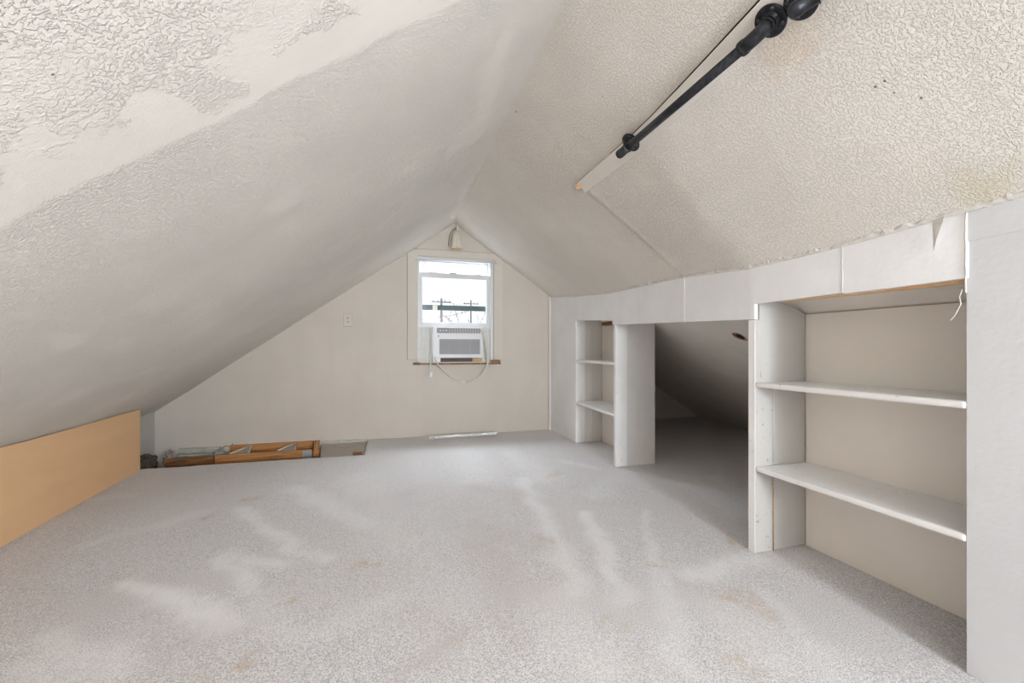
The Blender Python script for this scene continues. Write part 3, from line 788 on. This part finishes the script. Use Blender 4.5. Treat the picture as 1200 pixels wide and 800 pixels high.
# blank switch plate, painted over
p0, p1_ = Pf(403, 382.3), Pf(412.5, 368)
t = thing('switch_plate', 'small painted over switch plate on the far wall left of the window', 'switch plate', ((p0.x+p1_.x)/2, 4.527, p0.z))
MB().box(p0.x-.003, p1_.x+.001, 4.5275, 4.5296, p0.z-.004, p1_.z+.002).build('plate_edge', simple('plate_shadow_gap', (.34, .30, .26), .9), t)
MB().box(p0.x, p1_.x, 4.519, 4.5274, p0.z, p1_.z).build('plate', M['casing'], t, bevel=.002)
mx_ = (p0.x+p1_.x)/2
for zz in (.36, .66):
    MB().box(mx_-.008, mx_+.008, 4.511, 4.5188, lerp(p0.z, p1_.z, zz)-.010, lerp(p0.z, p1_.z, zz)+.010).build('toggle', simple('grubby_toggle', (.42, .38, .33), .6), t, bevel=.002)

# ------------------------------------------------------------------ CEILING BOARD AND IRON RODS
sd_ = (strip_b-strip_a).normalized()
nr = Vector((-(ztop(1.5)-zr(1.5)), 0, (xw(1.5)-xr(1.5)))).normalized()*-1   # from ceiling into the room
nr = (nr-sd_*nr.dot(sd_)).normalized()
if nr.z > 0: nr = -nr
across = sd_.cross(nr).normalized()
if across.x < 0: across = -across
sa = strip_a; sb = strip_a+sd_*((strip_b-strip_a).length+1.2)
hw = .036
b = MB(); ns = 60; Ls = (sb-sa).length
def sp(u, w_):     # point on the ceiling under the board
    q = sa+sd_*(Ls*u)+across*w_
    return Vector((q.x, q.y, ceil_r(q.x, q.y)))
vs = []
for i in range(ns+1):
    a_, c_ = sp(i/ns, -hw), sp(i/ns, hw)
    vs += [a_-nr*.01, a_+nr*.020, c_+nr*.024, c_-nr*.01]
b.add(vs, [(i*4+k, i*4+(k+1) % 4, i*4+4+(k+1) % 4, i*4+4+k) for i in range(ns) for k in range(4)]+[(0, 1, 2, 3), (ns*4, ns*4+1, ns*4+2, ns*4+3)])
struct(b, 'trim_12', make_wallpaint('painted_ceiling_board', (.76, .73, .68), .03, .0015), bevel=.002)
# dark crack along the ridge side of the board, bare wood at its far end
b = MB(); L_ = (sb-sa).length
b.tube([sp(.16+.84*i/60, -hw-.002)+nr*(.008+.002*noise.noise(Vector((i, 0, 0)))) for i in range(61)], [.0008+.0016*min(1, i/20) for i in range(61)], 6)
struct(b, 'trim_13', M['hole'])
b = lump(*(sa-sd_*.006+nr*.008), .04, .014, .018, 4, .5)
struct(b, 'trim_14', M['raw'])

def flange(parent, c, n, d, lab='flange'):
    b = MB().tube([c+n*.0005, c+n*.007], .041, 28); b.tube([c+n*.007, c+n*.012, c+n*.024], [.026, .021, .019], 20)
    o = b.build(lab, M['iron'], parent, bevel=.0015)
    s_ = n.cross(d).normalized()
    for k in range(4):
        an = math.pi/4+k*math.pi/2
        q = c+(d*math.cos(an)+s_*math.sin(an))*.031
        MB().tube([q+n*.0065, q+n*.0095], [.0058, .0045], 10).build('screw', M['ironedge'], o)
    return o
fa = on_ceil(743.8, 161.5); fb = on_ceil(910, 16.5)
lift = .024
ca_, cb_ = fa+nr*lift, fb+nr*lift
off = .052
ra, rb = ca_+nr*off, cb_+nr*off
rd = (rb-ra).normalized()
t = thing('pipe_hanging_rod', 'long black iron pipe rod with two round flanges on the sloped ceiling', 'hanging rod', (ra+rb)/2)
flange(t, ca_, nr, rd); flange(t, cb_, nr, rd)
MB().tube([ra+rd*.02, rb-rd*.055], .0145, 20).build('pipe', M['iron'], t)
# far elbow with stub
MB().tube([ca_+nr*.022, ra-nr*.010], .0145, 18).build('nipple', M['iron'], t)
MB().tube([ra-rd*.038, ra-rd*.034, ra-rd*.030, ra+rd*.026, ra+rd*.027, ra+rd*.034, ra+rd*.035], [.013, .0185, .019, .0175, .0205, .0205, .013], 20).build('tee', M['iron'], t)
# near elbow
el = [cb_+nr*.018, cb_+nr*.026]
K = 10
for i in range(K+1):
    an = i/K*math.pi/2; R_ = .034
    cc = cb_+nr*(off-R_)-rd*R_
    el.append(cc+rd*R_*math.cos(an)+nr*R_*math.sin(an))
el += [rb-rd*.05, rb-rd*.062, rb-rd*.064]
rs = [.0215, .0195]+[.0185]*(K+1)+[.019, .019, .013]
MB().tube(el, rs, 20).build('elbow', M['iron'], t)
MB().tube([rb-rd*.048, rb-rd*.050, rb-rd*.062, rb-rd*.064], [.0185, .0205, .0205, .0185], 20).build('elbow_collar', M['iron'], t)

# second fitting, leaving the frame at the top right
fc = on_ceil(946, -6)+nr*lift
t = thing('pipe_fitting', 'short black iron pipe fitting leaving the frame beside the near rod flange', 'pipe fitting', fc)
eye = Vector((0, 0, CH))
def before(px, py, k_): q = on_ceil(px, py); return q+(eye-q).normalized()*k_
e1 = before(945, 3, .085)
dirr = (on_ceil(985, -40)+nr*.07-e1).normalized()
tgt = before(926.5, 15, .105)
flange(t, fc, nr, rd)
MB().tube([fc+nr*.02, e1], .0165, 18).build('nipple', M['iron'], t)
dv = (e1-tgt).normalized()
MB().tube([tgt-dv*.006, tgt-dv*.003, tgt+dv*.004, tgt+dv*.02, tgt+dv*.022, e1+dv*.02, e1+dv*.022, e1+dv*.024], [.006, .013, .0175, .019, .0165, .0165, .020, .020], 20).build('elbow', M['iron'], t)
MB().tube([e1+dv*.02, e1+dv*.09], .0125, 16).build('pipe', M['iron'], t)

# ------------------------------------------------------------------ OUTSIDE
b = MB(); b.box(-60, 60, 6, 120, -3.3, -3.2)
struct(b, 'ground', M['ground'])
def at(px, py, dist_):
    r = ray(px, py); k_ = dist_/r.y
    return Vector((r.x*k_, dist_, CH+r.z*k_))
for (px, ptop, dd, lab) in ((517.3, 349.5, 24, 'grey utility pole seen through the left half of the window'), (551.8, 351.5, 30, 'thinner utility pole seen through the right half of the window')):
    p = at(px, ptop, dd); base = Vector((p.x, p.y, -3.2))
    t = thing('utility_pole', lab, 'utility pole', base)
    MB().tube([base, p], [.09, .06], 10).build('pole', M['pole'], t)
    z = at(px, ptop+4.5, dd).z
    MB().box(p.x-.55, p.x+.55, p.y-.11, p.y-.03, z-.03, z+.03).build('crossarm', M['pole'], t)
    for s_ in (-.45, -.2, .2, .45):
        MB().tube([(p.x+s_, p.y-.07, z+.03), (p.x+s_, p.y-.07, z+.14)], .03, 8).build('insulator', M['greyplate'], t)
def wire(pts, r, lab, nm='overhead_wire'):
    tag(MB().tube(pts, r, 6).build(nm, M['pole'], recentre=True), lab, 'wire')
wire(smooth([at(470, 377, 14), at(500, 373.7, 15), at(530, 369, 16.5), at(552, 363.5, 18), at(600, 352, 21)]), .012, 'dark wire rising from lower left to right outside the window')
wire(smooth([at(440, 350, 33), at(517, 354.3, 33), at(552, 356.2, 33), at(640, 350, 40)]), .010, 'thin level wire strung between the two utility poles')
t = thing('distant_house', 'pale snowy roofed house low outside the window behind the poles', 'house', at(528, 410, 40)*Vector((1, 1, 0)) if False else Vector((at(528, 380, 40).x, 40, -3.2)))
hx = t.location.x; hz = at(528, 374.8, 40).z
MB().box(hx-6, hx+4, 38, 44, -3.2, hz-1.6).build('wall', M['snow'], t)
MB().prism([(hx-6.5, 37.6, hz-1.7), (hx-6.5, 44.4, hz-1.7), (hx-6.5, 41, hz)], (11, 0, 0)).build('roof', M['snow'], t)
random.seed(3)
c = at(557, 378, 26); mb = MB()
def twig(p, d_, l, r, lv):
    q = p+d_*l; mb.tube([p, q], [r, r*.6], 5, cap=False)
    if lv == 0: return
    for _ in range(3):
        nd = (d_+Vector((random.uniform(-.8, .8), random.uniform(-.8, .8), random.uniform(-.1, .6)))).normalized()
        twig(q, nd, l*.68, r*.6, lv-1)
base = Vector((c.x, 26, -3.2)); 
twig(base, Vector((0, 0, 1)), 2.6, .12, 5)
tag(mb.build('bare_tree', M['twig'], recentre=True), 'bare winter tree top low in the right of the window', 'tree')

# ------------------------------------------------------------------ LIGHT
W = bpy.data.worlds.new('sky'); S.world = W; W.use_nodes = True
nt = W.node_tree; bg = nt.nodes['Background']
tc = nt.nodes.new('ShaderNodeTexCoord'); no = nt.nodes.new('ShaderNodeTexNoise'); no.inputs['Scale'].default_value = 3; no.inputs['Detail'].default_value = 5
nt.links.new(tc.outputs['Generated'], no.inputs['Vector'])
rp = nt.nodes.new('ShaderNodeValToRGB'); rp.color_ramp.elements[0].position = .38; rp.color_ramp.elements[1].position = .6
rp.color_ramp.elements[0].color = (.90, .95, 1, 1); rp.color_ramp.elements[1].color = (1, 1, 1, 1)
nt.links.new(no.outputs['Fac'], rp.inputs[0]); nt.links.new(rp.outputs[0], bg.inputs[0])
bg.inputs[1].default_value = 1.15

def area(name, loc, target, sx, sy, power, col):
    l = bpy.data.lights.new(name, 'AREA'); l.shape = 'RECTANGLE'; l.size = sx; l.size_y = sy; l.energy = power; l.color = col
    o = bpy.data.objects.new(name, l); COL.objects.link(o); o.location = loc
    o.rotation_euler = (Vector(target)-Vector(loc)).to_track_quat('-Z', 'Y').to_euler(); return o
# fill light at the added window behind the camera
area('fill_rear_opening', (.55, -3.33, 1.10), (.55, 2, .95), 1.3, 1.2, 66, (.87, .93, 1))
# daylight at the far window
area('daylight_far_window', ((WL+WR)/2, 5.45, 2.60), (-.1, 2.5, 0), 1.5, .9, 240, (.93, .97, 1))
# added fill light on an unseen stand, rear right behind the camera
lp = Vector((1.1, -2.0, 1.0)); lt = Vector((-.5, 2, .65)); ld = (lt-lp).normalized()
area('fill_rear_right', lp+ld*.012, lt, .34, .34, 50, (.87, .93, 1))
t = thing('fill_light_stand', 'added square fill light on a black stand, unseen behind the camera', 'lamp', (lp.x, lp.y, 0))
MB().tube([(lp.x, lp.y, .003), (lp.x, lp.y, .022), (lp.x, lp.y, .024)], [.16, .16, .02], 28).build('base', M['iron'], t)
MB().tube([(lp.x, lp.y, .02), (lp.x, lp.y, lp.z-.06)], .011, 14).build('pole', M['iron'], t)
MB().tube([lp-ld*.16, lp-ld*.14, lp-ld*.12, lp], [.04, .05, .10, .26], 4, cap=False).build('lamp_shade', M['iron'], t)

# ------------------------------------------------------------------ CAMERA
cam = bpy.data.cameras.new('camera'); cam.sensor_width = 36; cam.lens = 36*F/1200; cam.shift_y = 10/1200; cam.clip_start = .02
co = bpy.data.objects.new('camera', cam); COL.objects.link(co)
co.location = (0, 0, CH); co.rotation_euler = (math.radians(90), 0, -math.atan2(SN, CS))
S.camera = co
vs_ = S.view_settings
S.display_settings.display_device = 'sRGB'
vs_.view_transform = 'Standard'; vs_.look = 'None'; vs_.gamma = 1; vs_.exposure = .51; vs_.use_curve_mapping = False
S.cycles.max_bounces = 12; S.cycles.diffuse_bounces = 8; S.cycles.use_denoising = True
S.cycles.sample_clamp_indirect = 4
